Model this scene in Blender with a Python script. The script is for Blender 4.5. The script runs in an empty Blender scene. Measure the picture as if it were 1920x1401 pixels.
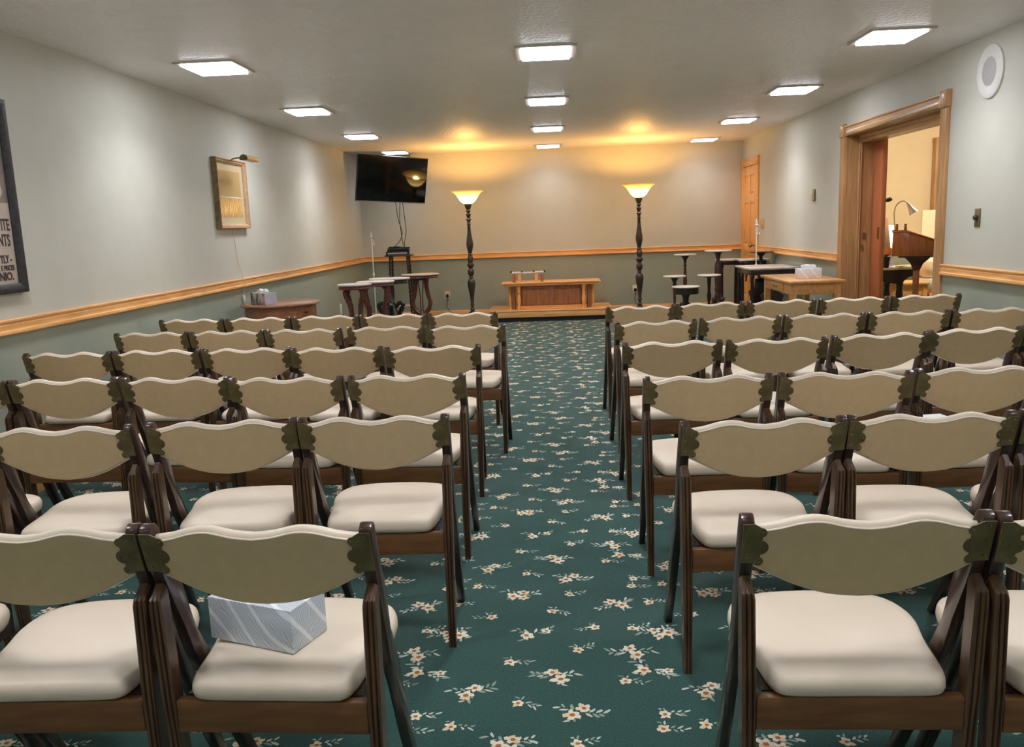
import bpy, bmesh, math, random
from mathutils import Vector, Matrix

# ------------------------------------------------------------------ camera, world, exposure
sc = bpy.context.scene
C = sc.collection
cam_d = bpy.data.cameras.new('camera'); cam = bpy.data.objects.new('camera', cam_d); C.objects.link(cam)
yaw, pitch, roll, CAMH = 0.0503, 0.1718, -0.0368, 1.3368
fw = Vector((-math.sin(yaw) * math.cos(pitch), math.cos(yaw) * math.cos(pitch), -math.sin(pitch)))
rt = Vector((math.cos(yaw), math.sin(yaw), 0)); up = rt.cross(fw)
r2 = rt * math.cos(roll) + up * math.sin(roll); u2 = up * math.cos(roll) - rt * math.sin(roll)
cam.matrix_world = Matrix(((r2.x, u2.x, -fw.x, 0), (r2.y, u2.y, -fw.y, 0), (r2.z, u2.z, -fw.z, CAMH), (0, 0, 0, 1)))
cam_d.sensor_width = 36; cam_d.lens = 1593.0 / 1920 * 36; cam_d.clip_start = 0.05
sc.camera = cam
w = bpy.data.worlds.new('world'); sc.world = w; w.use_nodes = True
w.node_tree.nodes['Background'].inputs[0].default_value = (0.5, 0.52, 0.55, 1)
w.node_tree.nodes['Background'].inputs[1].default_value = 0.0
sc.view_settings.view_transform = 'Standard'; sc.view_settings.look = 'None'
sc.view_settings.exposure = 0.0; sc.view_settings.gamma = 1.0; sc.view_settings.use_curve_mapping = False
sc.cycles.adaptive_threshold = 0.1; sc.cycles.adaptive_min_samples = 16; sc.cycles.max_bounces = 6; sc.cycles.diffuse_bounces = 4; sc.cycles.glossy_bounces = 2; sc.cycles.transmission_bounces = 2
sc.cycles.caustics_reflective = False; sc.cycles.caustics_refractive = False
PANEL_E = 20.0           # ceiling panel lens radiance
PANEL_W = 7.2           # light thrown down through each lens
BULB_W = 52.0            # torchiere bulb
XL, XR, YB, YR, ZC = -2.835, 2.844, 12.907, -2.6, 2.44
PI = math.pi
random.seed(4)

# ------------------------------------------------------------------ materials
def srgb(r, g, b):
    f = lambda c: (c / 255 / 12.92) if c <= 10 else ((c / 255 + 0.055) / 1.055) ** 2.4
    return (f(r), f(g), f(b), 1)
def base_mat(name, col, rough=0.6, metal=0.0, spec=None, coat=0.0):
    m = bpy.data.materials.new(name); m.use_nodes = True
    b = m.node_tree.nodes['Principled BSDF']
    b.inputs['Base Color'].default_value = col; b.inputs['Roughness'].default_value = rough; b.inputs['Metallic'].default_value = metal
    if spec is not None: b.inputs['Specular IOR Level'].default_value = spec
    if coat: b.inputs['Coat Weight'].default_value = coat; b.inputs['Coat Roughness'].default_value = 0.15
    return m, m.node_tree, b
def noise_mat(name, c1, c2, scale=20, rough=0.6, bump=0.0, bscale=None, stretch=None, detail=4, metal=0.0, spec=None, coat=0.0, lo=0.35, hi=0.65):
    m, nt, b = base_mat(name, c1, rough, metal, spec, coat)
    N, L = nt.nodes, nt.links
    tc = N.new('ShaderNodeTexCoord'); mp = N.new('ShaderNodeMapping'); L.new(tc.outputs['Object'], mp.inputs[0])
    if stretch: mp.inputs['Scale'].default_value = stretch
    nz = N.new('ShaderNodeTexNoise'); nz.inputs['Scale'].default_value = scale; nz.inputs['Detail'].default_value = detail
    L.new(mp.outputs[0], nz.inputs['Vector'])
    cr = N.new('ShaderNodeValToRGB'); cr.color_ramp.elements[0].position = lo; cr.color_ramp.elements[1].position = hi
    cr.color_ramp.elements[0].color = c1; cr.color_ramp.elements[1].color = c2
    L.new(nz.outputs['Fac'], cr.inputs[0]); L.new(cr.outputs[0], b.inputs['Base Color'])
    if bump:
        n2 = N.new('ShaderNodeTexNoise'); n2.inputs['Scale'].default_value = bscale or scale; n2.inputs['Detail'].default_value = 3
        L.new(tc.outputs['Object'], n2.inputs['Vector'])
        bp = N.new('ShaderNodeBump'); bp.inputs['Strength'].default_value = bump; bp.inputs['Distance'].default_value = 0.01
        L.new(n2.outputs['Fac'], bp.inputs['Height']); L.new(bp.outputs[0], b.inputs['Normal'])
    return m
def emit_mat(name, col, strength):
    m = bpy.data.materials.new(name); m.use_nodes = True; nt = m.node_tree
    nt.nodes.remove(nt.nodes['Principled BSDF'])
    e = nt.nodes.new('ShaderNodeEmission'); e.inputs[0].default_value = col; e.inputs[1].default_value = strength
    nt.links.new(e.outputs[0], nt.nodes['Material Output'].inputs[0]); return m

M = {}
M['wall_up'] = noise_mat('wall_paint_upper', srgb(207, 206, 194), srgb(204, 203, 191), 6, 0.62)
M['wall_lo'] = noise_mat('wall_paint_lower', srgb(162, 170, 154), srgb(158, 166, 151), 6, 0.6)
M['ceil'] = noise_mat('ceiling_stipple', srgb(240, 238, 238), srgb(237, 235, 235), 8, 0.42, 0.9, 34)
M['cream_wall'] = noise_mat('cream_wall_paint', srgb(236, 220, 190), srgb(232, 216, 186), 5, 0.7)
oakst = (30, 3, 3)
M['oak_y'] = noise_mat('oak_along_y', srgb(250, 196, 132), srgb(232, 168, 98), 3.0, 0.38, 0.0, 60, (14, 1.2, 14), coat=0.25)
M['oak_x'] = noise_mat('oak_along_x', srgb(250, 196, 132), srgb(232, 168, 98), 3.0, 0.38, 0.0, 60, (1.2, 14, 14), coat=0.25)
M['oak_z'] = noise_mat('oak_along_z', srgb(255, 192, 112), srgb(236, 164, 84), 3.0, 0.4, 0.0, 60, (14, 14, 1.0), coat=0.2)
M['oak_dull'] = noise_mat('brown_oak', srgb(200, 154, 106), srgb(172, 126, 82), 3.0, 0.42, 0.0, 60, (14, 14, 1.0), coat=0.2)
M['oak_dull_y'] = noise_mat('brown_oak_along_y', srgb(206, 162, 112), srgb(178, 132, 86), 3.0, 0.42, 0.0, 60, (14, 1.0, 14), coat=0.2)
M['oak_table'] = noise_mat('honey_oak_table', srgb(240, 180, 118), srgb(220, 156, 94), 3.0, 0.3, 0.0, 60, (12, 1.2, 12), coat=0.4)
M['oak_panel'] = noise_mat('altar_panel_oak', srgb(176, 118, 74), srgb(150, 96, 58), 3.0, 0.35, stretch=(12, 12, 1.2), coat=0.3)
M['door_red'] = noise_mat('red_brown_door', srgb(206, 126, 80), srgb(188, 108, 66), 3.0, 0.4, 0.0, 60, (14, 14, 1.0), coat=0.2)
M['chairwood'] = noise_mat('walnut_chair_wood', srgb(98, 70, 46), srgb(70, 48, 32), 4.0, 0.33, 0.0, 80, (14, 14, 1.5), coat=0.35)
M['postwood'] = noise_mat('dark_walnut_post', srgb(70, 48, 40), srgb(50, 34, 29), 4.0, 0.28, stretch=(14, 14, 1.5), coat=0.4)
M['railwood'] = noise_mat('walnut_rail', srgb(122, 82, 46), srgb(98, 63, 34), 4.0, 0.4, 0.0, 80, (1.5, 14, 14), coat=0.2)
M['cream'] = noise_mat('cream_vinyl', srgb(228, 212, 192), srgb(225, 209, 188), 8, 0.42, spec=0.45)
M['tan'] = noise_mat('tan_back_vinyl', srgb(220, 192, 150), srgb(214, 186, 144), 30, 0.6)
M['brass_old'] = noise_mat('old_brass', srgb(122, 108, 70), srgb(98, 86, 54), 25, 0.42, metal=0.1)
M['brass'] = noise_mat('brass', srgb(170, 130, 70), srgb(150, 112, 58), 20, 0.35, metal=0.85)
M['dark'] = noise_mat('dark_walnut', srgb(48, 33, 30), srgb(34, 23, 22), 6, 0.3, 0.0, 60, (6, 6, 1), coat=0.4)
M['ebony'] = noise_mat('ebonised_wood', srgb(34, 29, 32), srgb(24, 20, 24), 6, 0.3, 0.0, 60, coat=0.4)
M['mahog'] = noise_mat('mahogany', srgb(108, 56, 46), srgb(84, 40, 34), 5, 0.3, 0.0, 60, (8, 8, 1), coat=0.4)
M['mahog_d'] = noise_mat('dark_mahogany', srgb(78, 46, 42), srgb(58, 34, 32), 5, 0.3, 0.0, 60, (8, 8, 1), coat=0.4)
M['lampwood'] = noise_mat('bronzed_lamp_column', srgb(66, 54, 44), srgb(46, 37, 32), 12, 0.4, 0.0, 60, coat=0.3)
M['cherry'] = noise_mat('cherry_table', srgb(164, 106, 72), srgb(138, 82, 54), 3.5, 0.22, 0.0, 60, (2, 12, 12), coat=0.6)
M['marble'] = noise_mat('white_marble', srgb(240, 230, 222), srgb(222, 211, 204), 9, 0.25, detail=8, lo=0.4, hi=0.75)
M['marble_g'] = noise_mat('grey_marble', srgb(226, 214, 204), srgb(196, 184, 174), 9, 0.25, detail=8)
M['white'] = noise_mat('white_plastic', srgb(228, 227, 222), srgb(224, 223, 218), 10, 0.45)
M['ivory'] = noise_mat('ivory_plastic', srgb(222, 208, 176), srgb(216, 202, 170), 10, 0.45)
M['grille'] = noise_mat('speaker_grille', srgb(196, 192, 190), srgb(176, 172, 170), 260, 0.6, 0.3, 260)
M['tissue'] = noise_mat('tissue_paper', srgb(246, 246, 248), srgb(240, 240, 244), 14, 0.8, 0.2, 40)
M['black'] = noise_mat('black_plastic', srgb(24, 23, 26), srgb(18, 17, 20), 20, 0.35)
M['screen'] = base_mat('tv_glass', srgb(7, 7, 12), 0.06, 0, 0.55)[0]
M['plinth'] = noise_mat('dark_plinth', srgb(34, 30, 34), srgb(26, 24, 28), 12, 0.6)
M['steel'] = noise_mat('satin_steel', srgb(190, 186, 184), srgb(172, 168, 168), 14, 0.35, metal=0.6)
M['gold'] = noise_mat('gilt_frame', srgb(222, 186, 150), srgb(200, 160, 122), 20, 0.4, metal=0.1)
M['gold_shaded'] = noise_mat('shaded_gilt_frame', srgb(140, 116, 78), srgb(112, 90, 58), 20, 0.45, metal=0.15)  # same gilt with shade put into the colour
M['frame_b'] = noise_mat('blackened_frame', srgb(52, 52, 54), srgb(34, 34, 38), 40, 0.45, 0.3, 60)
M['ink'] = noise_mat('faded_ink', srgb(84, 66, 62), srgb(70, 54, 50), 30, 0.8)
M['beige'] = noise_mat('beige_fabric', srgb(196, 174, 152), srgb(188, 166, 144), 20, 0.8)
M['cream_board'] = noise_mat('cream_board', srgb(240, 226, 196), srgb(236, 222, 192), 8, 0.7)
M['pot'] = noise_mat('dark_green_pot', srgb(34, 46, 36), srgb(24, 34, 28), 10, 0.4)
M['leaf'] = noise_mat('leaf_green', srgb(112, 128, 62), srgb(84, 104, 48), 12, 0.5)
M['lens'] = emit_mat('light_panel_lens', (0.95, 0.97, 1.06, 1), PANEL_E)
M['lens_dim'] = emit_mat('dimmer_light_panel_lens', (0.95, 0.97, 1.06, 1), PANEL_E * 0.22)
M['chrome'] = base_mat('fixture_trim', srgb(206, 200, 190), 0.35, 0.3)[0]
M['wood_post'] = M['oak_z']

def shade_mat(name, hot, rim, s_hot, s_rim, z0, z1):
    m = bpy.data.materials.new(name); m.use_nodes = True; nt = m.node_tree; N, L = nt.nodes, nt.links
    N.remove(N['Principled BSDF'])
    tc = N.new('ShaderNodeTexCoord'); sx = N.new('ShaderNodeSeparateXYZ'); L.new(tc.outputs['Object'], sx.inputs[0])
    mr = N.new('ShaderNodeMapRange'); mr.inputs['From Min'].default_value = z0; mr.inputs['From Max'].default_value = z1
    L.new(sx.outputs['Z'], mr.inputs['Value'])
    c = N.new('ShaderNodeValToRGB'); c.color_ramp.elements[0].color = hot; c.color_ramp.elements[1].color = rim
    c.color_ramp.elements[0].position = 0.35
    s = N.new('ShaderNodeMapRange'); s.inputs['To Min'].default_value = s_hot; s.inputs['To Max'].default_value = s_rim
    L.new(mr.outputs[0], c.inputs[0]); L.new(mr.outputs[0], s.inputs['Value'])
    e = N.new('ShaderNodeEmission'); L.new(c.outputs[0], e.inputs[0]); L.new(s.outputs[0], e.inputs[1])
    L.new(e.outputs[0], N['Material Output'].inputs[0]); return m
M['alabaster'] = shade_mat('lit_alabaster_glass', (1.0, 0.66, 0.21, 1), (1.0, 0.46, 0.06, 1), 11.0, 1.0, 1.66, 1.835)

def carpet_mat():
    m, nt, b = base_mat('green_carpet', srgb(22, 70, 64), 0.95, spec=0.15)
    N, L = nt.nodes, nt.links
    tc = N.new('ShaderNodeTexCoord'); n1 = N.new('ShaderNodeTexNoise'); n1.inputs['Scale'].default_value = 260; n1.inputs['Detail'].default_value = 2
    L.new(tc.outputs['Object'], n1.inputs['Vector'])
    cr = N.new('ShaderNodeValToRGB'); cr.color_ramp.elements[0].color = srgb(15, 52, 49); cr.color_ramp.elements[1].color = srgb(50, 94, 86)
    cr.color_ramp.elements[0].position = 0.3; cr.color_ramp.elements[1].position = 0.7
    L.new(n1.outputs['Fac'], cr.inputs[0]); L.new(cr.outputs[0], b.inputs['Base Color'])
    bp = N.new('ShaderNodeBump'); bp.inputs['Strength'].default_value = 0.5; bp.inputs['Distance'].default_value = 0.004
    L.new(n1.outputs['Fac'], bp.inputs['Height']); L.new(bp.outputs[0], b.inputs['Normal'])
    b.inputs['Sheen Weight'].default_value = 0.25; b.inputs['Sheen Roughness'].default_value = 0.5
    return m
M['carpet'] = carpet_mat()
for k, c in (('petal', (244, 232, 208)), ('petal2', (236, 212, 176)), ('heart', (188, 116, 70)), ('cleaf', (160, 178, 164)), ('cleaf2', (214, 220, 208)), ('cstem', (60, 72, 66))):
    M[k] = noise_mat('carpet_' + k, srgb(*c), srgb(*[int(v * 0.9) for v in c]), 200, 0.95, 0.3, 300, spec=0.1)

def wave_print(name, c1, c2, c3, s=1.0):
    # printed wavy-line tissue carton
    m, nt, b = base_mat(name, c1, 0.5)
    N, L = nt.nodes, nt.links
    tc = N.new('ShaderNodeTexCoord')
    def wave(ax, sc_, dist, rot):
        mp = N.new('ShaderNodeMapping'); mp.inputs['Rotation'].default_value = rot; L.new(tc.outputs['Object'], mp.inputs[0])
        wv = N.new('ShaderNodeTexWave'); wv.inputs['Scale'].default_value = sc_; wv.inputs['Distortion'].default_value = dist
        wv.inputs['Detail'].default_value = 0.5; wv.inputs['Detail Scale'].default_value = 0.7
        L.new(mp.outputs[0], wv.inputs['Vector']); return wv
    a = wave(0, 55 * s, 9, (0.3, 0.5, 0.8)); d = wave(0, 7 * s, 6, (0.2, 0.9, -0.6))
    r1 = N.new('ShaderNodeValToRGB'); r1.color_ramp.elements[0].color = c1; r1.color_ramp.elements[1].color = c2
    L.new(a.outputs['Fac'], r1.inputs[0])
    mx = N.new('ShaderNodeMix'); mx.data_type = 'RGBA'; mx.inputs[7].default_value = c3
    r2_ = N.new('ShaderNodeValToRGB'); r2_.color_ramp.elements[0].position = 0.88; r2_.color_ramp.elements[1].position = 0.97
    L.new(d.outputs['Fac'], r2_.inputs[0]); L.new(r2_.outputs[0], mx.inputs[0]); L.new(r1.outputs[0], mx.inputs[6])
    L.new(mx.outputs[2], b.inputs['Base Color']); return m
M['box_blue'] = wave_print('blue_wave_carton', srgb(216, 224, 232), srgb(176, 188, 200), srgb(236, 241, 246))
M['box_white'] = wave_print('white_wave_carton', srgb(232, 234, 240), srgb(214, 218, 228), srgb(244, 246, 250), 0.6)
M['box_marbled'] = noise_mat('marbled_carton', srgb(86, 90, 100), srgb(206, 202, 194), 26, 0.5, stretch=(1, 1, 0.35), lo=0.4, hi=0.6)
M['box_lilac'] = noise_mat('lilac_carton_end', srgb(206, 206, 226), srgb(190, 190, 214), 30, 0.5)

def print_mat(name, paper, ink, sc_=(1, 26, 60), lo=0.45, hi=0.62):
    return noise_mat(name, ink, paper, 4, 0.35, stretch=sc_, lo=lo, hi=hi, detail=3, coat=0.6)
M['engrave'] = print_mat('engraving_print', srgb(214, 188, 128), srgb(160, 134, 86), (1, 40, 90))
M['engrave2'] = print_mat('engraved_figures', srgb(236, 190, 120), srgb(186, 138, 82), (1, 16, 3))
M['mat_board'] = base_mat('picture_mount', srgb(208, 196, 158), 0.5, coat=0.6)[0]
M['poster_pap'] = noise_mat('poster_paper', srgb(196, 182, 170), srgb(186, 172, 160), 6, 0.4, coat=0.5)
M['poster_pic'] = noise_mat('poster_photo', srgb(150, 140, 134), srgb(112, 104, 100), 4, 0.35, coat=0.5)
M['poster_lt'] = noise_mat('poster_photo_light', srgb(200, 192, 190), srgb(186, 178, 176), 4, 0.35, coat=0.5)

# ------------------------------------------------------------------ mesh builder
class MB:
    def __init__(s): s.v = []; s.f = []; s.m = []
    def add(s, vs, fs, mi=0):
        o = len(s.v); s.v += [tuple(v) for v in vs]; s.f += [tuple(i + o for i in f) for f in fs]; s.m += [mi] * len(fs); return s
    def box(s, x0, x1, y0, y1, z0, z1, mi=0):
        vs = [(x, y, z) for z in (z0, z1) for y in (y0, y1) for x in (x0, x1)]
        return s.add(vs, [(0, 2, 3, 1), (4, 5, 7, 6), (0, 1, 5, 4), (2, 6, 7, 3), (0, 4, 6, 2), (1, 3, 7, 5)], mi)
    def prism(s, poly, ax, a, b, mi=0):
        # poly in the two other axes; ax 0:(y,z) 1:(x,z) 2:(x,y)
        def P(q, t): return (t, q[0], q[1]) if ax == 0 else (q[0], t, q[1]) if ax == 1 else (q[0], q[1], t)
        n = len(poly); vs = [P(q, a) for q in poly] + [P(q, b) for q in poly]
        fs = [tuple(range(n))[::-1], tuple(range(n, 2 * n))] + [(i, (i + 1) % n, n + (i + 1) % n, n + i) for i in range(n)]
        return s.add(vs, fs, mi)
    def rings(s, rings, mi=0, cap=True):
        n = len(rings[0]); vs = [p for r in rings for p in r]; fs = []
        for k in range(len(rings) - 1):
            for i in range(n): fs.append((k * n + i, k * n + (i + 1) % n, (k + 1) * n + (i + 1) % n, (k + 1) * n + i))
        if cap: fs += [tuple(range(n))[::-1], tuple(range((len(rings) - 1) * n, len(rings) * n))]
        return s.add(vs, fs, mi)
    def lathe(s, prof, n=16, cx=0, cy=0, sx=1, sy=1, mi=0, cap=True):
        return s.rings([[(cx + r * sx * math.cos(2 * PI * i / n), cy + r * sy * math.sin(2 * PI * i / n), z) for i in range(n)] for r, z in prof], mi, cap)
    def tube(s, pts, rad, n=8, mi=0):
        pts = [Vector(p) for p in pts]; R = rad if isinstance(rad, (list, tuple)) else [rad] * len(pts); rings = []
        ref = Vector((0, 0, 1))
        for k, p in enumerate(pts):
            t = (pts[min(k + 1, len(pts) - 1)] - pts[max(k - 1, 0)]).normalized()
            rr = ref if abs(t.dot(ref)) < 0.95 else Vector((0, 1, 0))
            a = t.cross(rr).normalized(); b = t.cross(a).normalized()
            rings.append([tuple(p + a * R[k] * math.cos(2 * PI * i / n) + b * R[k] * math.sin(2 * PI * i / n)) for i in range(n)])
        return s.rings(rings, mi)
    def build(s, name, mat, parent=None, smooth=0.7, bevel=0.0, seg=2):
        me = bpy.data.meshes.new(name); me.from_pydata(s.v, [], s.f)
        mats = mat if isinstance(mat, (list, tuple)) else [mat]
        for q in mats: me.materials.append(M[q] if isinstance(q, str) else q)
        if len(mats) > 1: me.polygons.foreach_set('material_index', s.m)
        bm = bmesh.new(); bm.from_mesh(me); bmesh.ops.recalc_face_normals(bm, faces=bm.faces)
        if bevel:
            es = [e for e in bm.edges if len(e.link_faces) == 2 and e.calc_face_angle(0) > 0.6]
            bmesh.ops.bevel(bm, geom=es, offset=bevel, segments=seg, affect='EDGES', profile=0.5, clamp_overlap=True)
        bm.to_mesh(me); bm.free()
        if smooth: me.shade_smooth(); me.set_sharp_from_angle(angle=smooth)
        o = bpy.data.objects.new(name, me); C.objects.link(o); o.parent = parent
        return o
def spl(pts, n=6):
    out = []; P = [Vector(p) for p in pts]
    for i in range(len(P) - 1):
        a, b, c, d = P[max(i - 1, 0)], P[i], P[i + 1], P[min(i + 2, len(P) - 1)]
        for k in range(n):
            t = k / n
            out.append(0.5 * ((2 * b) + (c - a) * t + (2 * a - 5 * b + 4 * c - d) * t * t + (3 * b - a - 3 * c + d) * t ** 3))
    out.append(P[-1]); return out
def interp(tab, x):
    for i in range(len(tab) - 1):
        if x <= tab[i + 1][0]:
            a, b = tab[i], tab[i + 1]; return a[1] + (b[1] - a[1]) * (x - a[0]) / (b[0] - a[0])
    return tab[-1][1]
def tag(o, label, cat, group=None):
    o['label'] = label; o['category'] = cat
    if group: o['group'] = group
    return o
def thing(name, label, cat, loc=(0, 0, 0), rz=0.0, group=None):
    o = bpy.data.objects.new(name, None); C.objects.link(o); o.empty_display_size = 0.1
    o.location = loc; o.rotation_euler = (0, 0, rz); return tag(o, label, cat, group)
def struct(o): o['kind'] = 'structure'; return o
def copy_tree(o, parent=None):
    c = o.copy(); C.objects.link(c); c.parent = parent
    for ch in list(o.children): copy_tree(ch, c)
    return c

# ------------------------------------------------------------------ floor with woven flower sprays
fm = MB(); fm.box(XL - 0.1, XR + 0.25, YR - 0.1, YB + 0.1, -0.08, 0.0, 0)
LARGE = [(-.095, 2.633), (-.024, 2.36), (-.265, 2.276), (.045, 2.167), (.22, 2.502), (-.15, 2.934), (.193, 2.846), (-.364, 2.629), (-.42, 2.392)]
SMALL = [(-.016, 2.799), (-.255, 2.755), (.099, 2.67), (.25, 2.665), (.063, 2.527), (-.149, 2.452), (-.115, 2.216), (.199, 2.332), (-.295, 2.107), (.046, 2.03), (.278, 2.089), (-.40, 2.16), (-.36, 2.86)]
def motif(big, rnd):
    polys = []                                                 # (material index, [(x,y)...])
    s = 1.0 if big else 0.62
    def petalpoly(cx, cy, ang, l, wd, mi):
        ca, sa = math.cos(ang), math.sin(ang)
        j = lambda: rnd.uniform(.65, 1.25)
        pts = [(0, 0), (l * .35, wd * j()), (l * .8 * rnd.uniform(.85, 1.1), wd * .8 * j()), (l * rnd.uniform(.8, 1.15), wd * rnd.uniform(-.4, .4)), (l * .8 * rnd.uniform(.85, 1.1), -wd * .8 * j()), (l * .35, -wd * j())]
        polys.append((mi, [(cx + ca * u - sa * v, cy + sa * u + ca * v) for u, v in pts]))
    def flower(cx, cy, r):
        a0 = rnd.uniform(0, 6)
        for k in range(5): petalpoly(cx, cy, a0 + k * 2 * PI / 5 + rnd.uniform(-.2, .2), r * rnd.uniform(.8, 1.15), r * .34, 1 if k % 2 else 2 if rnd.random() < .4 else 1)
        polys.append((3, [(cx + r * .3 * math.cos(k * PI / 3), cy + r * .3 * math.sin(k * PI / 3)) for k in range(6)]))
    def leafs(x0, y0, x1, y1, n, l):
        dx, dy = x1 - x0, y1 - y0; L_ = math.hypot(dx, dy); nx, ny = -dy / L_, dx / L_; wd = .0016
        polys.append((6, [(x0 + nx * wd, y0 + ny * wd), (x1 + nx * wd, y1 + ny * wd), (x1 - nx * wd, y1 - ny * wd), (x0 - nx * wd, y0 - ny * wd)]))
        for k in range(n):
            t = (k + .6) / n; sg = 1 if k % 2 else -1
            petalpoly(x0 + dx * t, y0 + dy * t, math.atan2(dy, dx) + sg * rnd.uniform(.5, .95), l * rnd.uniform(.6, 1.3), l * .17, 5 if rnd.random() < .55 else 4)
    if big:
        kind = rnd.randrange(3)
        leafs(0, 0, -.058, rnd.uniform(-.03, .03), 7, .027); leafs(0, 0, .048, .03, 5, .025); leafs(0, 0, .03, -.036, 4, .023)
        flower(.020, -.010, .027)
        if kind != 1: flower(-.012, .016, .023)
        if kind == 2: flower(-.014, -.022, .021)
        if kind == 1: flower(-.042, .010, .017)
    else:
        leafs(0, 0, -.038, rnd.uniform(-.02, .02), 5, .02); leafs(0, 0, .014, .022, 3, .017); flower(.012, -.004, .020)
    mir = rnd.choice((-1, 1)); a = rnd.uniform(-.45, .45); ca, sa = math.cos(a), math.sin(a); k = 1.12
    return [(mi, [((ca * x * mir - sa * y) * k, (sa * x * mir + ca * y) * k) for x, y in pl]) for mi, pl in polys]
rnd = random.Random(11)
protos = [(p, motif(True, rnd)) for p in LARGE] + [(p, motif(False, rnd)) for p in SMALL]
for i in range(-5, 6):
    for j in range(-2, 13):
        for (px, py), polys in protos:
            cx, cy = px + i * .69, py + j * .91
            if not (XL + .06 < cx < XR - .06 and .4 < cy < YB - .06): continue
            for li, (mi, pl) in enumerate(polys):
                o = len(fm.v); z = .0006 + li * .00002
                fm.v += [(cx + x, cy + y, z) for x, y in pl]; fm.f.append(tuple(range(o, o + len(pl)))); fm.m.append(mi)
floor_me = bpy.data.meshes.new('floor'); floor_me.from_pydata(fm.v, [], fm.f)
for q in ('carpet', 'petal', 'petal2', 'heart', 'cleaf', 'cleaf2', 'cstem'): floor_me.materials.append(M[q])
floor_me.polygons.foreach_set('material_index', fm.m)
bm = bmesh.new(); bm.from_mesh(floor_me)
for f in bm.faces:
    if f.material_index and f.normal.z < 0: f.normal_flip()
bm.to_mesh(floor_me); bm.free()
floor = bpy.data.objects.new('floor', floor_me); C.objects.link(floor); struct(floor)

# ------------------------------------------------------------------ shell
ZR = 0.91       # colour split behind the chair rail
struct(MB().box(XL - .1, XR + .3, YR - .1, YB + .1, ZC, ZC + .1).build('ceiling', 'ceil', smooth=0))
def wall2(name, boxes):
    m = MB()
    for (x0, x1, y0, y1, z0, z1) in boxes:
        if z0 < ZR < z1: m.box(x0, x1, y0, y1, z0, ZR, 1); m.box(x0, x1, y0, y1, ZR, z1, 0)
        else: m.box(x0, x1, y0, y1, z0, z1, 0 if z0 >= ZR else 1)
    return struct(m.build(name, ['wall_up', 'wall_lo'], smooth=0))
wall2('wall_left', [(XL - .12, XL, YR, YB, 0, ZC)])
wall2('wall_back', [(XL - .12, XR + .25, YB, YB + .12, 0, ZC)])
wall2('wall_rear', [(XL - .12, XR + .25, YR - .12, YR, 0, ZC)])
OY0, OY1, OZ = 6.467, 8.483, 2.075                                  # big doorway
wall2('wall_right', [(XR, XR + .25, YR, OY0, 0, ZC), (XR, XR + .25, OY1, YB, 0, ZC), (XR, XR + .25, OY0, OY1, OZ, ZC)])
# chair rail: small ledge, groove, cove, rounded foot
RP = [(0, .953), (.020, .953), (.024, .949), (.024, .941), (.016, .938), (.015, .930), (.022, .925), (.019, .908), (.020, .899), (.030, .893), (.031, .880), (.024, .873), (0, .872)]
def rail_x(y, s, x0, x1, name):   # along x on the back wall
    return struct(MB().prism([(y + s * d, z) for d, z in RP], 0, x0, x1).build(name, 'oak_x', smooth=.5))
def rail_y(x, s, y0, y1, name):
    return struct(MB().prism([(x + s * d, z) for d, z in RP], 1, y0, y1).build(name, 'oak_y', smooth=.5))
rail_y(XL, 1, YR, YB, 'trim_1'); rail_x(YB, -1, XL, XR, 'trim_2')
rail_y(XR, -1, 8.602, 11.905, 'trim_3'); rail_y(XR, -1, YR, 6.344, 'trim_4')
BP = [(0, 0), (.014, 0), (.014, .08), (.008, .1), (0, .1)]
struct(MB().prism([(XL + d, z) for d, z in BP], 1, YR, YB).build('baseboard_left', 'oak_y'))
struct(MB().prism([(YB - d, z) for d, z in BP], 0, XL, XR).build('baseboard_back', 'oak_x'))
struct(MB().prism([(XR - d, z) for d, z in BP], 1, 8.602, 11.905).build('baseboard_right', 'oak_y'))
struct(MB().prism([(XR - d, z) for d, z in BP], 1, YR, 6.344).build('baseboard_right_near', 'oak_y'))

# big doorway casing
tr = bpy.data.objects.new('trim_5', None); C.objects.link(tr); struct(tr); tr.location = (XR, 0, 0)
def casing(y0, y1, z0, z1, vertical, name):
    m = MB()
    if vertical:
        wd = y1 - y0
        pr = [(0.0, y0), (-.02, y0), (-.026, y0 + .012), (-.02, y0 + .024), (-.018, (y0 + y1) / 2), (-.02, y1 - .024), (-.026, y1 - .012), (-.02, y1), (0, y1)]
        m.prism(pr, 2, z0, z1)
    else:
        pr = [(0.0, z0), (-.02, z0), (-.026, z0 + .012), (-.02, z0 + .024), (-.018, (z0 + z1) / 2), (-.02, z1 - .02), (-.03, z1 - .01), (-.03, z1), (0, z1)]
        m.prism(pr, 1, y0, y1)
    return m.build(name, 'oak_dull' if vertical else 'oak_dull_y', tr, smooth=.5)
casing(6.346, OY0, 0, 2.06, True, 'door_casing'); casing(OY1, 8.600, 0, 2.06, True, 'door_casing')
casing(OY0, OY1, 2.065, 2.155, False, 'head_casing')
for y0, y1 in ((6.336, OY0 + .002), (OY1 - .002, 8.610)):
    MB().box(-.034, 0, y0, y1, 2.055, 2.175).build('corner_block', 'oak_dull', tr, bevel=.004)
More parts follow.
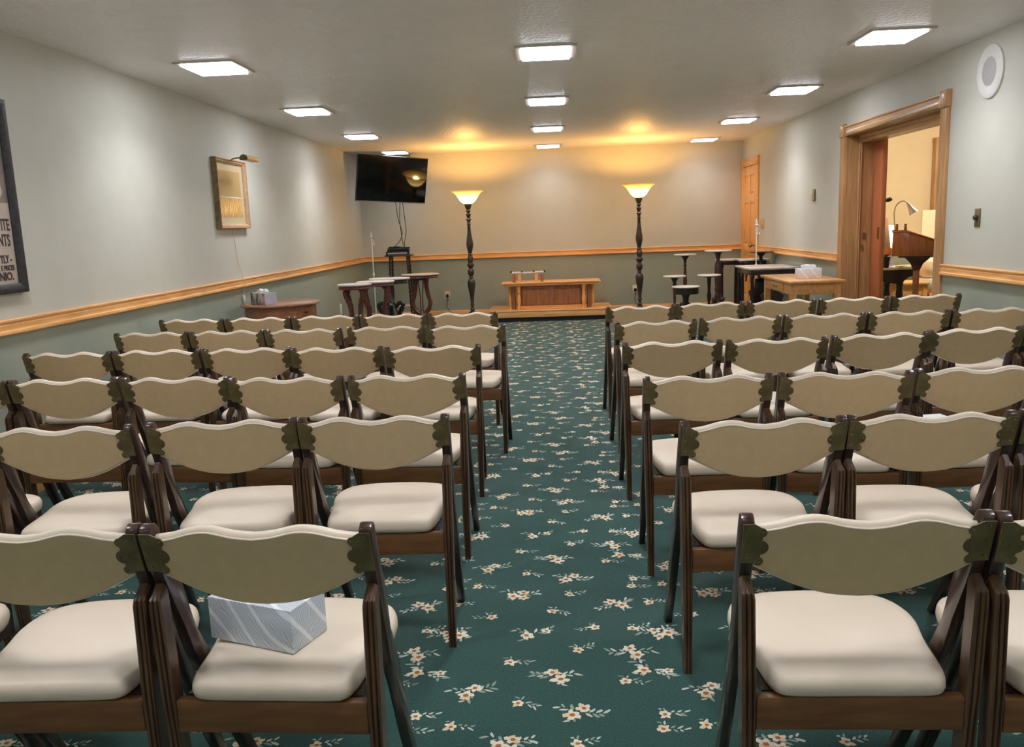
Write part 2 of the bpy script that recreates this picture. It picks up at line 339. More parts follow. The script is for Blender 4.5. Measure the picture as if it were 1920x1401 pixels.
# jambs (inside the wall thickness)
MB().box(-.002, .11, OY1 - .012, OY1, 0, OZ).build('jamb', 'oak_dull', tr)
MB().prism([(.11, OY1 - .03), (.118, OY1 - .036), (.126, OY1 - .03), (.134, OY1 - .036), (.142, OY1 - .03), (.15, OY1 - .024), (.15, OY1), (.11, OY1)], 2, 0, OZ).build('stop_moulding', 'oak_dull', tr)
MB().box(.15, .25, OY1 - .02, OY1, 0, OZ).build('jamb', 'oak_dull', tr)
MB().box(-.002, .25, OY0, OY0 + .012, 0, OZ).build('jamb', 'oak_dull', tr)
MB().box(-.002, .12, OY0, OY1, OZ - .012, OZ).build('head_jamb', 'oak_dull_y', tr)
MB().box(.12, .25, OY0, OY1, OZ - .08, OZ).build('head_jamb', 'oak_dull_y', tr)
MB().box(.104, .119, OY0 + .014, OY1 - .04, OZ - .045, OZ - .013).build('head_stop', 'oak_dull_y', tr)
MB().box(.17, .20, OY1 - .026, OY1 - .018, 1.085, 1.15).build('strike_plate', 'brass_old', tr)
MB().box(.165, .175, OY1 - .027, OY1 - .018, .98, 1.04).build('strike_plate', 'brass_old', tr)
d1 = struct(MB().box(XR + .255, XR + .300, 8.25, 8.52, .01, 2.02).build('door_1', 'door_red', bevel=.003))
MB().box(XR + .248, XR + .256, 8.27, 8.30, 1.09, 1.20).build('door_pull', 'brass', d1)

# small panelled door at the far end of the right wall
d2 = bpy.data.objects.new('door_2', None); C.objects.link(d2); struct(d2); d2.location = (XR, 0, 0)
Y0, Y1 = 12.02, 12.80
MB().box(-.006, .0, Y0, Y1, .01, 2.04).build('leaf', 'oak_z', d2)
xa, xb = -.018, -.004
ym = (Y0 + Y1) / 2
for a, b in ((Y0, Y0 + .11), (ym - .045, ym + .045), (Y1 - .11, Y1)):
    MB().box(xa, xb, a, b, .01, 2.04).build('stile', 'oak_z', d2, bevel=.002)
for z0, z1 in ((.01, .22), (.80, .96), (1.54, 1.66), (1.92, 2.04)):
    for a, b in ((Y0 + .11, ym - .045), (ym + .045, Y1 - .11)):
        MB().box(xa, xb, a, b, z0, z1).build('cross_rail', 'oak_y', d2, bevel=.002)
for z0, z1 in ((.22, .80), (.96, 1.54), (1.66, 1.92)):
    for a, b in ((Y0 + .11, ym - .045), (ym + .045, Y1 - .11)):
        MB().rings([[(-.006, a + e, z0 + e), (-.006, b - e, z0 + e), (-.006, b - e, z1 - e), (-.006, a + e, z1 - e)] for e in (.012,)] +
                   [[(-.013, a + e, z0 + e), (-.013, b - e, z0 + e), (-.013, b - e, z1 - e), (-.013, a + e, z1 - e)] for e in (.035,)]).build('panel', 'oak_z', d2, smooth=0)
MB().lathe([(.0, 0), (.012, 0), (.012, .03), (.028, .04), (.03, .055), (.018, .07), (0, .072)], 12).build('door_knob', 'brass', d2).matrix_local = Matrix.Translation((-.018, Y0 + .06, .95)) @ Matrix.Rotation(-PI / 2, 4, 'Y')
for a, b in ((11.905, Y0), (Y1, YB)):
    MB().box(-.024, 0, a, b, 0, 2.05).build('door_casing', 'oak_z', d2, bevel=.004)
MB().box(-.024, 0, Y0, Y1, 2.05, 2.15).build('head_casing', 'oak_y', d2, bevel=.004)
for a, b in ((11.895, Y0), (Y1, YB)):
    MB().box(-.034, 0, a, b, 2.045, 2.165).build('corner_block', 'oak_z', d2, bevel=.004)

# ------------------------------------------------------------------ ceiling panels
def panel(x, y, label, lens='lens'):
    t = thing('ceiling_light', label, 'ceiling light', (x, y, ZC), 0, 'square ceiling light panels')
    m = MB()
    for (x0, x1, y0, y1) in ((-.195, -.158, -.215, .215), (.158, .195, -.215, .215), (-.158, .158, -.215, -.185), (-.158, .158, .185, .215)):
        m.box(x0, x1, y0, y1, -.012, 0)
    m.build('trim_frame', 'chrome', t)
    MB().box(-.156, .156, -.182, .182, -.022, -.004).build('lens', lens, t, smooth=0)
    ld = bpy.data.lights.new('panel_light', 'AREA'); ld.shape = 'RECTANGLE'; ld.size = .30; ld.size_y = .35; ld.energy = PANEL_W * (.4 if lens == 'lens_dim' else 1); ld.color = (.97, .975, 1.0); ld.spread = math.radians(125)
    lo = bpy.data.objects.new('panel_light', ld); C.objects.link(lo); lo.parent = t; lo.location = (0, 0, -.026)
cols = ((-2.175, 'left'), (0.003, 'middle'), (2.19, 'right'))
rowsL = ((5.77, 'nearest the camera'), (7.95, 'second from the camera'), (10.19, 'third from the camera'), (12.4, 'closest to the far wall'))
for cx, cn in cols:
    for ry, rn in rowsL: panel(cx, ry, 'lit square ceiling panel in the %s line, %s' % (cn, rn), 'lens_dim' if ry > 12 else 'lens')
for cx, cn in cols:
    for ry, rn in ((3.58, 'over the third chair row'), (1.4, 'over the nearest chair row'), (-.8, 'behind the nearest chair row')):
        panel(cx, ry, 'lit square ceiling panel of the %s line, out of view %s' % (cn, rn))

# ------------------------------------------------------------------ folding chairs
HP = .77
def make_chair():
    t = thing('folding_chair', 'chair', 'chair')
    # seat
    half = [(0, -.024), (.12, -.024), (.158, -.016), (.172, .015), (.180, .08), (.188, .15), (.203, .23), (.198, .30), (.165, .355), (.09, .383), (0, .39)]
    o = [(p.x, p.y) for p in (Vector((q.x, q.y)) for q in spl([(a, b, 0) for a, b in half], 3))]
    out = o + [(-x, y) for x, y in o[-2:0:-1]]
    def ring(s, z, dz=0):
        return [((x * s), (.18 + (y - .18) * s), z + dz * (1 - abs(x) / .25)) for x, y in out]
    MB().rings([ring(.95, .398), ring(.985, .404), ring(1.0, .416), ring(.997, .427), ring(.982, .436), ring(.945, .442), ring(.82, .447), ring(.55, .450), ring(.25, .4515), ring(.02, .452)]).build('seat', 'cream', t, smooth=1.2)
    # apron under the seat, behind the rail
    m = MB(); m.box(-.185, .185, .012, .028, .36, .398); m.box(-.178, -.160, .028, .33, .365, .398); m.box(.160, .178, .028, .33, .365, .398); m.box(-.16, .16, .315, .33, .365, .398)
    m.build('seat_frame', 'postwood', t)
    MB().box(-.200, .200, -.014, .010, .326, .396).build('seat_rail', 'railwood', t, bevel=.003)
    # long raked posts that become the front legs
    prof = [(-.022, .752), (-.018, .764), (-.007, .771), (.004, .769), (.012, .760), (.038, .700), (.078, .612), (.112, .50), (.150, .435), (.186, .385), (.202, .335), (.288, .165), (.375, 0),
            (.345, 0), (.248, .165), (.160, .335), (.128, .385), (.098, .435), (.066, .52), (.024, .612), (-.008, .695)]
    for s in (-1, 1):
        vs = []
        for k in (-.0125, .0125):
            vs += [(s * (.203 + .019 * z / .77) + k, y, z) for y, z in prof]
        n = len(prof); fs = [tuple(range(n))[::-1], tuple(range(n, 2 * n))] + [(i, (i + 1) % n, n + (i + 1) % n, n + i) for i in range(n)]
        MB().add(vs, fs).build('leg', 'postwood', t, smooth=.6, bevel=.003)
    # grooved rear legs
    cs = [(-.0135, -.016), (-.0105, -.0195), (-.006, -.0195), (-.0035, -.0155), (-.001, -.0195), (.004, -.0195), (.0065, -.0155), (.009, -.0195), (.0115, -.0195), (.0135, -.016), (.0135, .017), (-.0135, .017)]
    for s in (-1, 1):
        R = []
        for z, y, x, k in ((.630, .002, .2195, .55), (.622, .000, .2195, .9), (.61, -.001, .2190, 1.0), (.40, .003, .2150, 1.06), (.2, .014, .2110, 1.0), (0, .028, .2080, .86)):
            R.append([(s * x + a * k, y + b * k, z + (b * .5 if z > .6 else 0)) for a, b in cs])
        MB().rings(R).build('leg', 'chairwood', t, smooth=.5)
    # camel-backed backrest
    TOP = [(0, .7575), (.2, .762), (.42, .7725), (.6, .7695), (.8, .757), (1, .749)]
    TOP = [(p.x, p.y) for p in spl([(a, b, 0) for a, b in TOP], 4)]
    BOT = [(0, .590), (.3, .596), (.6, .615), (.85, .640), (1, .656)]
    BOT = [(p.x, p.y) for p in spl([(a, b, 0) for a, b in BOT], 4)]
    def yr(z, u): return -.020 + (.755 - z) * .30 - .014 * (1 - u * u)
    NU = 28; rings = []; board = []; pip = []
    for k in range(NU + 1):
        u = -1 + 2 * k / NU; x = .206 * u; zt = interp(TOP, abs(u)); zb = interp(BOT, abs(u))
        sec = [(0, zb + .003), (0, (zb + zt) / 2), (0, zt - .013), (.005, zt - .004), (.013, zt), (.023, zt - .003), (.030, zt - .014), (.033, zt - .04), (.034, (zb + zt) / 2), (.030, zb + .03), (.024, zb + .006), (.012, zb)]
        rings.append([(x, yr(z, u) + d, z) for d, z in sec])
        board.append([(x * .985, yr(z, u) + d, z) for d, z in ((-.003, zb + .006), (-.003, (zb + zt) / 2), (-.003, zt - .0145), (.002, zt - .0145), (.002, (zb + zt) / 2), (.002, zb + .006))])
        pip.append((x, yr(zt - .012, u) - .001, zt - .0125))
    bk = MB().rings(rings).build('backrest', 'cream', t, smooth=1.0)
    MB().rings(board).build('back_panel', 'tan', bk, smooth=.6)
    MB().tube(pip, .0026, 6).build('piping', 'cream', bk, smooth=1.5)
    # scalloped brass hinge plates
    for s in (-1, 1):
        m = MB()
        def slab(poly, th):
            n = len(poly); vs = [(s * x, yr(z, 1) - .0035 - (.002 if x > .209 else 0), z) for x, z in poly] + [(s * x, yr(z, 1) - .0035 - th - (.002 if x > .209 else 0), z) for x, z in poly]
            m.add(vs, [tuple(range(n)), tuple(range(n, 2 * n))[::-1]] + [(i, (i + 1) % n, n + (i + 1) % n, n + i) for i in range(n)])
        slab([(.232, .756), (.210, .756), (.198, .748), (.194, .735), (.192, .70), (.198, .675), (.206, .668), (.232, .670)], .0035)
        for cx, cz, r in ((.196, .736, .0105), (.196, .703, .0155), (.198, .672, .0095)):
            slab([(cx + r * math.cos(a * PI / 7), cz + r * math.sin(a * PI / 7)) for a in range(14)], .003)
        for cx, cz in ((.193, .737), (.189, .702), (.196, .671), (.222, .746), (.222, .714), (.222, .682)):
            yy = yr(cz, 1) - .0072 - (.002 if cx > .209 else 0)
            m.rings([[(s * cx + r * math.cos(a * PI / 3), yy - h, cz + r * math.sin(a * PI / 3)) for a in range(6)] for r, h in ((.0032, -.001), (.0026, .0012), (.001, .0018))])
        m.build('hinge_plate', 'brass_old', t, smooth=.5)
    return t
chair0 = make_chair()
POS = {'R1a': (0.582, 1.575, -0.8), 'L1b': (-0.595, 1.578, -2.0), 'L1a': (-1.068, 1.585, 1.0), 'L1z': (-1.555, 1.60, 1.5), 'R1b': (1.052, 1.560, -.6),
 'L2c': (-0.56, 2.532, 0.2), 'L2b': (-1.031, 2.527, 3.0), 'L2a': (-1.535, 2.498, .5), 'L2z': (-2.02, 2.50, .5), 'R2a': (0.583, 2.365, 3.1), 'R2b': (1.054, 2.386, 0.8), 'R2c': (1.538, 2.402, 1.5),
 'L3d': (-0.581, 3.271, -2.0), 'L3c': (-1.069, 3.294, -3.0), 'L3b': (-1.549, 3.368, -4.0), 'L3a': (-2.041, 3.406, 0.4), 'L3z': (-2.512, 3.392, 1.0), 'R3a': (0.557, 3.072, 0.8), 'R3b': (1.046, 3.065, -3.5), 'R3c': (1.535, 3.095, 2.5),
 'L4e': (-0.587, 4.072, 1.0), 'L4d': (-1.071, 4.124, -3.5), 'L4c': (-1.548, 4.198, -3.0), 'L4b': (-2.032, 4.232, -2.5), 'L4a': (-2.503, 4.234, -1.0), 'R4a': (0.558, 3.986, 3.0), 'R4b': (1.041, 3.983, 1.8), 'R4c': (1.54, 4.047, 5.0), 'R4d': (2.014, 4.129, 6.0), 'R4e': (2.495, 4.19, 4.0),
 'L5e': (-0.509, 4.904, -3.0), 'L5d': (-0.986, 4.975, -1.2), 'L5c': (-1.484, 4.975, -4.0), 'L5b': (-1.965, 5.018, -3.0), 'L5a': (-2.445, 5.05, -2.0), 'R5a': (0.585, 4.835, 6.0), 'R5b': (1.073, 4.905, 4.2), 'R5c': (1.554, 4.927, 2.9), 'R5d': (2.03, 4.935, 3.5), 'R5e': (2.505, 4.955, 3.5),
 'L6e': (-0.60, 5.655, -3.0), 'L6d': (-1.074, 5.711, -2.0), 'L6c': (-1.55, 5.746, -2.5), 'L6b': (-2.03, 5.77, -4.0), 'L6a': (-2.513, 5.80, -3.5), 'R6a': (0.592, 5.74, 5.0), 'R6b': (1.065, 5.808, 4.2), 'R6c': (1.553, 5.838, 3.5), 'R6d': (2.04, 5.858, 2.0), 'R6e': (2.53, 5.882, 3.0)}
ROWN = {'1': 'nearest row', '2': 'second row', '3': 'third row', '4': 'fourth row', '5': 'fifth row', '6': 'farthest row'}
ORD = ['next to the aisle', 'second from the aisle', 'third from the aisle', 'fourth from the aisle', 'fifth from the aisle']
cnt = {}; used = False
for side in 'LR':
    for row in '123456':
        ks = sorted([k for k in POS if k.startswith(side + row)], key=lambda k: abs(POS[k][0]))
        for i, k in enumerate(ks):
            c = copy_tree(chair0) if used else chair0; used = True
            x, y, a = POS[k]; c.location = (x, y, 0); c.scale = (1, 1, 1.012); c.rotation_euler = (0, 0, math.radians(a))
            lab = 'cream padded folding chair, %s of %s block, %s' % (ROWN[row], 'left' if side == 'L' else 'right', ORD[i])
            if k == 'L1b': lab = 'cream padded folding chair holding a tissue box, nearest row of left block'
            c['label'] = lab; c['group'] = 'rows of cream folding chairs'

# ------------------------------------------------------------------ tissue boxes
def tissue_box(label, loc, rz, sx, sy, sz, mat, mats_end=None, tuft=True):
    t = thing('tissue_box', label, 'tissue box', loc, rz)
    m = MB().box(-sx / 2, sx / 2, -sy / 2, sy / 2, 0, sz)
    if mats_end: m.m[5] = 1; m.build('carton', [mat, mats_end], t, smooth=0)
    else: m.build('carton', mat, t, bevel=.0015)
    MB().lathe([(1, sz - .0005), (1, sz + .0008)], 20, 0, 0, sx * .3, sy * .22).build('opening', 'white', t)
    if tuft:
        R = []
        for h, k in ((0, 1), (.012, 1.25), (.026, 1.15), (.034, .7)):
            R.append([(sx * .27 * k * math.cos(a * PI / 6) + .006 * math.sin(a * 2.3), sy * .2 * k * math.sin(a * PI / 6) + .008 * math.cos(a * 3.1), sz + h + .006 * math.sin(a * 1.7) * (h > .02)) for a in range(12)])
        MB().rings(R).build('tissue', 'tissue', t, smooth=.8)
    return t
tissue_box('pale blue tissue box with wavy line print on a chair seat', (-.652, 1.747, .4585), math.radians(-21), .225, .12, .097, 'box_blue', tuft=False)
tissue_box('white patterned tissue box on the honey oak table by the doorway', (2.475, 8.36, .7355), math.radians(-4), .225, .115, .098, 'box_white')
tissue_box('marbled grey tissue box with raised tissue on the round cherry table', (-2.535, 7.38, .7405), math.radians(-38), .225, .115, .098, 'box_marbled', 'box_lilac')
tissue_box('white tissue box on a third row chair in the right block', (1.495, 3.36, .4585), math.radians(8), .13, .11, .07, 'box_white', tuft=False)

# ------------------------------------------------------------------ torchiere lamps
def torchiere(x, y, label):
    t = thing('torchiere_lamp', label, 'floor lamp', (x, y, 0), 0, 'torchiere lamps')
    MB().lathe([(.0, 0), (.15, 0), (.155, .012), (.14, .026), (.11, .034), (.05, .05), (.03, .07)], 24).build('base', 'lampwood', t)
    prof = [(.028, .06), (.05, .10), (.055, .135), (.035, .165), (.026, .175), (.036, .19), (.026, .205), (.022, .24), (.034, .26), (.024, .275), (.026, .33), (.036, .42), (.050, .53), (.052, .58), (.040, .615), (.026, .63), (.034, .645), (.026, .66), (.040, .69), (.044, .73), (.032, .76), (.026, .775), (.044, .80), (.048, .825), (.032, .85),
            (.038, .88), (.04, .92), (.028, .95), (.036, .965), (.026, .98), (.034, 1.02), (.045, 1.08), (.046, 1.12), (.036, 1.20), (.026, 1.29), (.022, 1.37), (.032, 1.385), (.022, 1.40), (.026, 1.43), (.038, 1.45), (.024, 1.47), (.030, 1.50), (.036, 1.52), (.020, 1.54), (.034, 1.565), (.026, 1.585), (.034, 1.60), (.044, 1.63), (.046, 1.66), (.03, 1.665)]
    MB().lathe([(.0, .06)] + [(.033 + (r - .033) * 1.25, z) for r, z in prof], 16).build('column', 'lampwood', t, smooth=.9)
    bowl = [(.03, 1.662), (.07, 1.672), (.105, 1.70), (.135, 1.745), (.165, 1.79), (.19, 1.815), (.218, 1.828), (.225, 1.833)]
    inn = [(r - .006, z + .006) for r, z in bowl[::-1]]
    MB().lathe(bowl + inn + [(.0, 1.668)], 20, cap=False).build('shade', 'alabaster', t, smooth=1.0)
    MB().lathe([(0, 1.668), (.012, 1.668), (.013, 1.70), (.012, 1.74), (0, 1.745)], 10).build('bulb_socket', 'brass', t)
    ld = bpy.data.lights.new('bulb', 'POINT'); ld.energy = BULB_W; ld.color = (1.0, .50, .13); ld.shadow_soft_size = .035
    lo = bpy.data.objects.new('bulb', ld); C.objects.link(lo); lo.parent = t; lo.location = (0, 0, 1.765)
torchiere(-1.13, 12.0, 'lit amber bowl torchiere left of the oak altar')
torchiere(1.23, 12.0, 'lit amber bowl torchiere right of the oak altar')

# ------------------------------------------------------------------ oak altar on its platform
pl = thing('platform', 'low oak platform with dark plinth under the altar', 'platform', (-.03, 11.92, 0))
out = [(-.80, .0), (.78, .0), (.84, .10), (.87, .30), (.87, .86), (-.87, .86), (-.87, .30), (-.85, .08)]
ins = [(x * .97, .03 + y * .95) for x, y in out]
MB().prism(ins, 2, 0, .062).build('plinth', 'plinth', pl)
MB().prism(out, 2, .062, .145).build('fascia', 'oak_x', pl, bevel=.003)
MB().prism([(x * 1.012, -.01 + y * 1.01) for x, y in out], 2, .145, .158).build('deck', 'oak_x', pl, bevel=.004)
MB().lathe([(0, 0), (1, 0), (.7, .006), (0, .008)], 16, 0, 0, .12, .012).build('carved_ornament', 'oak_x', pl).matrix_local = Matrix.Translation((.02, .002, .105)) @ Matrix.Rotation(PI / 2, 4, 'X')
al = thing('oak_altar', 'low oak altar with overhanging top and turned corner columns', 'altar', (-.01, 12.02, .158))
MB().box(-.70, .70, .0, .50, .365, .385).build('top', 'oak_x', al, bevel=.006)
MB().box(-.675, .675, .02, .48, .335, .365).build('top_moulding', 'oak_x', al, bevel=.008)
MB().box(-.50, .50, .10, .42, 0, .335).build('body', 'oak_panel', al, bevel=.003)
for a, b in ((-.43, -.03), (.03, .43)):
    MB().rings([[(a + e, .099, .05 + e), (b - e, .099, .05 + e), (b - e, .099, .30 - e), (a + e, .099, .30 - e)] for e in (0,)] + [[(a + e, .088, .05 + e), (b - e, .088, .05 + e), (b - e, .088, .30 - e), (a + e, .088, .30 - e)] for e in (.025,)]).build('panel', 'oak_panel', al, smooth=0)
MB().box(-.5, .5, .09, .10, 0, .045).build('base_rail', 'oak_x', al)
for x in (-.585, -.46, .46, .585):
    yy = .07 if abs(x) < .5 else .2
    MB().lathe([(.026, 0), (.026, .02), (.016, .028), (.02, .05), (.028, .10), (.03, .15), (.022, .20), (.018, .215), (.028, .225), (.018, .235), (.024, .27), (.028, .32), (.03, .335)], 14, x, yy).build('column', 'oak_z', al, smooth=.9)
for x in (-.54, .54):
    MB().box(x - .022, x + .022, .12, .40, 0, .335).build('end_panel', 'oak_panel', al)
ra = thing('small_rail_stand', 'small wooden stand with white bar and dark knobs on altar top', 'stand', (-.335, 12.18, .5435))
for x in (-.2, -.12, .12, .2):
    MB().box(x - .022, x + .022, -.03, .03, 0, .115).build('post', 'oak_panel' if abs(x) > .15 else 'oak_z', ra, bevel=.003)
MB().tube([(-.23, 0, .13), (-.12, 0, .132), (0, 0, .128), (.12, 0, .132), (.23, 0, .134)], [.018, .016, .012, .016, .018], 10).build('bar', 'white', ra)
for x in (-.235, -.085, .085, .235):
    MB().lathe([(0, .128), (.012, .13), (.017, .145), (.012, .158), (0, .16)], 10, x, 0).build('knob', 'ebony', ra)

# ------------------------------------------------------------------ television in the corner
tv = thing('television', 'black flat screen television mounted high in the left corner', 'television', (-2.225, 12.34, 2.05))
tv.rotation_mode = 'QUATERNION'; tv.rotation_quaternion = (Matrix.Rotation(math.radians(32), 3, 'Z') @ Matrix.Rotation(math.radians(11), 3, 'X') @ Matrix.Rotation(math.radians(3.2), 3, 'Y')).to_quaternion()
MB().box(-.53, .53, 0, .05, -.325, .325).build('case', 'black', tv, bevel=.004)
MB().box(-.52, .52, -.003, .0005, -.305, .315).build('screen', 'screen', tv, smooth=0)
MB().box(-.53, .53, -.006, .0, -.325, -.312).build('bottom_bezel', 'steel', tv)
MB().box(-.2, .2, .05, .10, -.15, .15).build('mount_plate', 'black', tv)
MB().tube([(0, .09, 0), (.02, .3, .02), (-.05, .52, .03)], .025, 8).build('mount_arm', 'black', tv)
def cable(label, pts, r=.005, mat='black'):
    return tag(MB().tube(spl(pts, 8), r, 6).build('cable', mat), label, 'cable', 'television cables')
cable('black cable from the television, leftmost, curling to the players', [(-2.20, 12.32, 1.75), (-2.19, 12.4, 1.5), (-2.15, 12.45, 1.3), (-2.20, 12.40, 1.16), (-2.30, 12.30, 1.075), (-2.33, 12.28, 1.035)])
cable('black cable from the television, middle one of three', [(-2.14, 12.36, 1.75), (-2.17, 12.42, 1.5), (-2.16, 12.42, 1.3), (-2.13, 12.36, 1.12), (-2.125, 12.33, 1.025)])
cable('black cable from the television, rightmost of three', [(-2.11, 12.38, 1.75), (-2.10, 12.44, 1.5), (-2.09, 12.44, 1.32), (-2.115, 12.40, 1.16), (-2.11, 12.33, 1.025)])

# ------------------------------------------------------------------ occasional tables and stands
def oval_top(t, a, b, z, mat='marble', th=.022, apron=None, apron_mat='mahog', ah=.045):
    MB().lathe([(.93, z - th), (.985, z - th * .8), (1.0, z - th * .45), (.985, z - th * .1), (.95, z), (0.01, z)], 32, 0, 0, a, b).build('top', mat, t)
    if apron: MB().lathe([(apron, z - th - ah), (apron * 1.03, z - th - ah * .7), (apron, z - th - ah * .4), (apron * 1.02, z - th)], 32, 0, 0, a, b).build('apron', apron_mat, t)
def curvy_leg(t, ang, prof, rad, mat, name='leg'):
    ca, sa = math.cos(ang), math.sin(ang)
    MB().tube(spl([(ca * r, sa * r, z) for r, z in prof], 5), [interp([(0, rad[0]), (.5, rad[1]), (1, rad[2])], i / ((len(prof) - 1) * 5)) for i in range((len(prof) - 1) * 5 + 1)], 8).build(name, mat, t, smooth=1.2)
G1 = 'occasional tables in the left corner'
# Ta
t = thing('marble_top_table', 'small oval marble table with curved mahogany legs, nearest the left wall group', 'table', (-2.17, 9.30, 0), 0, G1)
oval_top(t, .19, .155, .775, 'marble', .022, .92, 'mahog', .04)
for a in (.6, PI - .6, PI + .6, -.6): curvy_leg(t, a, [(.10, .715), (.115, .66), (.075, .55), (.06, .42), (.09, .25), (.15, .1), (.19, .0)], (.03, .018, .016), 'mahog')
MB().lathe([(.0, .2), (.1, .2), (.1, .225), (0, .23)], 16).build('lower_shelf', 'mahog', t)
# Tb
t = thing('marble_top_table', 'oval marble table with red curved legs, second behind the smallest one', 'table', (-2.085, 10.02, 0), 0, G1)
oval_top(t, .23, .175, .755, 'marble', .022, .92, 'mahog', .04)
for a in (.4, PI - .4, PI + .4, -.4): curvy_leg(t, a, [(.12, .70), (.15, .64), (.13, .52), (.10, .40), (.13, .22), (.17, .08), (.21, .0)], (.034, .024, .018), 'mahog')
MB().lathe([(.0, .15), (.13, .15), (.13, .18), (0, .185)], 16).build('lower_shelf', 'mahog', t)
# Tc
t = thing('marble_top_table', 'larger oval marble table on a black carved pedestal', 'table', (-2.06, 10.78, 0), 0, G1)
oval_top(t, .265, .19, .745, 'marble', .024, .86, 'ebony', .05)
MB().lathe([(.04, .67), (.06, .655), (.045, .62), (.035, .58), (.03, .50), (.05, .46), (.055, .42), (.035, .40), (.06, .37), (.09, .3), (.12, .2), (.13, .12), (.08, .08)], 14).build('pedestal', 'ebony', t)
for k in range(4):
    a = k * PI / 2 + .2
    curvy_leg(t, a, [(.05, .36), (.11, .42), (.155, .40), (.14, .35), (.11, .28), (.13, .14), (.22, .05), (.25, .012)], (.026, .03, .02), 'ebony', 'scroll_leg')
# Td
t = thing('lyre_table', 'oval marble table on a red mahogany lyre base beside the lamp', 'table', (-1.84, 11.93, 0), 0, G1)
oval_top(t, .27, .20, .725, 'marble', .024, .93, 'mahog', .038)
for s in (-1, 1):
    pts = spl([(s * .085, 0, .665), (s * .078, 0, .60), (s * .082, 0, .52), (s * .105, 0, .40), (s * .125, 0, .32), (s * .10, 0, .23), (s * .05, 0, .17), (s * .02, 0, .14)], 5)
    MB().tube(pts, [.038 - .008 * math.sin(i / len(pts) * PI) for i in range(len(pts))], 10).build('lyre_arm', 'mahog', t, smooth=1.2)
for x in (-.018, .018): MB().tube([(x * 2, 0, .63), (x * .8, 0, .4), (x * .8, 0, .16)], .008, 8).build('lyre_string', 'mahog', t)
MB().box(-.10, .10, -.03, .03, .63, .668).build('yoke', 'mahog', t, bevel=.006)
MB().lathe([(.06, .06), (.07, .1), (.05, .14), (.03, .18)], 14).build('hub', 'mahog', t)
for k in range(4): curvy_leg(t, PI / 4 + k * PI / 2, [(.03, .12), (.10, .10), (.18, .05), (.23, .015)], (.03, .024, .016), 'mahog', 'foot')
# Te: twisted-leg plant stand with players
t = thing('plant_stand', 'tall dark stand with twisted legs under the television', 'plant stand', (-2.20, 12.40, 0))
MB().prism([(-.19, -.15), (.19, -.15), (.2, 0), (.19, .15), (-.19, .15), (-.2, 0)], 2, .965, .985).build('top', 'mahog_d', t, bevel=.004)
for x, y in ((-.125, -.09), (.125, -.09), (.125, .09), (-.125, .09)):
    m = MB(); R = []
    for k in range(60):
        z = .964 * k / 59; r = .019 + .004 * math.sin(k * 1.9); tw = k * 1.5; ox, oy = .003 * math.cos(tw), .003 * math.sin(tw)
        if k < 4 or k > 55 or 14 < k < 18: ox = oy = 0; r = .021
        R.append([(x * (1.25 - .25 * z / .97) + ox + r * .8 * math.cos(i * PI / 4), y * (1.25 - .25 * z / .97) + oy + r * .8 * math.sin(i * PI / 4), z) for i in range(8)])
    m.rings(R).build('twisted_leg', 'dark', t, smooth=1.2)
MB().box(-.125, .17, -.12, .12, .235, .255).build('lower_shelf', 'marble', t, bevel=.004)
for (label, z, h, w_, d_, x, y, name) in (('black disc player at the bottom of the stack on the plant stand', .9855, .05, .33, .24, -.02, 0, 'disc_player'), ('black disc player second up in the stack on the plant stand', 1.036, .045, .31, .22, -.01, .01, 'disc_player'),
                             ('small black set-top box on top of the disc players', 1.0815, .024, .16, .12, -.06, .0, 'set_top_box'), ('flat black remote control lying on the disc players', 1.0815, .014, .12, .045, .10, -.03, 'remote_control')):
    q = thing(name, label, 'remote' if name == 'remote_control' else 'electronics', (-2.20 + x, 12.40 + y, z), math.radians(6 if h > .03 else -8))
    MB().box(-w_ / 2, w_ / 2, -d_ / 2, d_ / 2, 0, h).build('case', 'black', q, bevel=.003)
    MB().box(-w_ * .42, w_ * .42, -d_ / 2 - .003, -d_ / 2 + .001, h * .25, h * .7).build('front_panel', 'steel' if h > .047 else 'screen', q, smooth=0)
# white standards
def standard(label, x, y, ztop, deco=True):
    t = thing('white_pole', label, 'pole', (x, y, 0))
    MB().lathe([(0, 0), (.09, 0), (.09, .012), (.02, .03), (.008, .05)], 16).build('base', 'white', t)
    MB().tube([(0, 0, .03), (0, 0, ztop - .06)], .0085, 8).build('pole', 'white', t)
    MB().lathe([(.008, ztop - .07), (.02, ztop - .06), (.024, ztop - .045), (.010, ztop - .035), (.014, ztop - .02), (.002, ztop + .03)], 10).build('finial', 'white', t)
    if deco:
        MB().tube(spl([(.006, 0, ztop - .08), (.022, 0, ztop - .11), (.012, 0, ztop - .15), (.034, 0, ztop - .16), (.036, 0, ztop - .13)], 5), .006, 6).build('hook', 'white', t)
    MB().lathe([(.008, .72), (.016, .73), (.016, .76), (.008, .77)], 8).build('collar', 'white', t)
standard('thin white pole with pointed finial in the left corner', -2.46, 11.75, 1.31)
standard('thin white pole with finial in front of the small oak door', 2.535, 10.72, 1.29)
t = thing('white_candle', 'short white candle standing near the left wall', 'candle', (-2.62, 10.42, .33))
MB().lathe([(0, 0), (.011, 0), (.0115, .12), (.008, .135), (0, .137)], 10).build('wax', 'white', t); MB().tube([(0, 0, .135), (.001, 0, .148)], .0015, 5).build('wick', 'black', t)
t = thing('candle_stand', 'dark candle stand holding the short white candle', 'candle stand', (-2.62, 10.42, 0))
MB().lathe([(0, 0), (.09, 0), (.085, .02), (.02, .04), (.014, .1), (.018, .2), (.012, .26), (.03, .3), (.034, .329), (0, .3295)], 14).build('stem', 'dark', t)
for k in range(3): curvy_leg(t, k * 2 * PI / 3, [(.01, .08), (.07, .05), (.11, .008)], (.012, .01, .008), 'dark', 'foot')

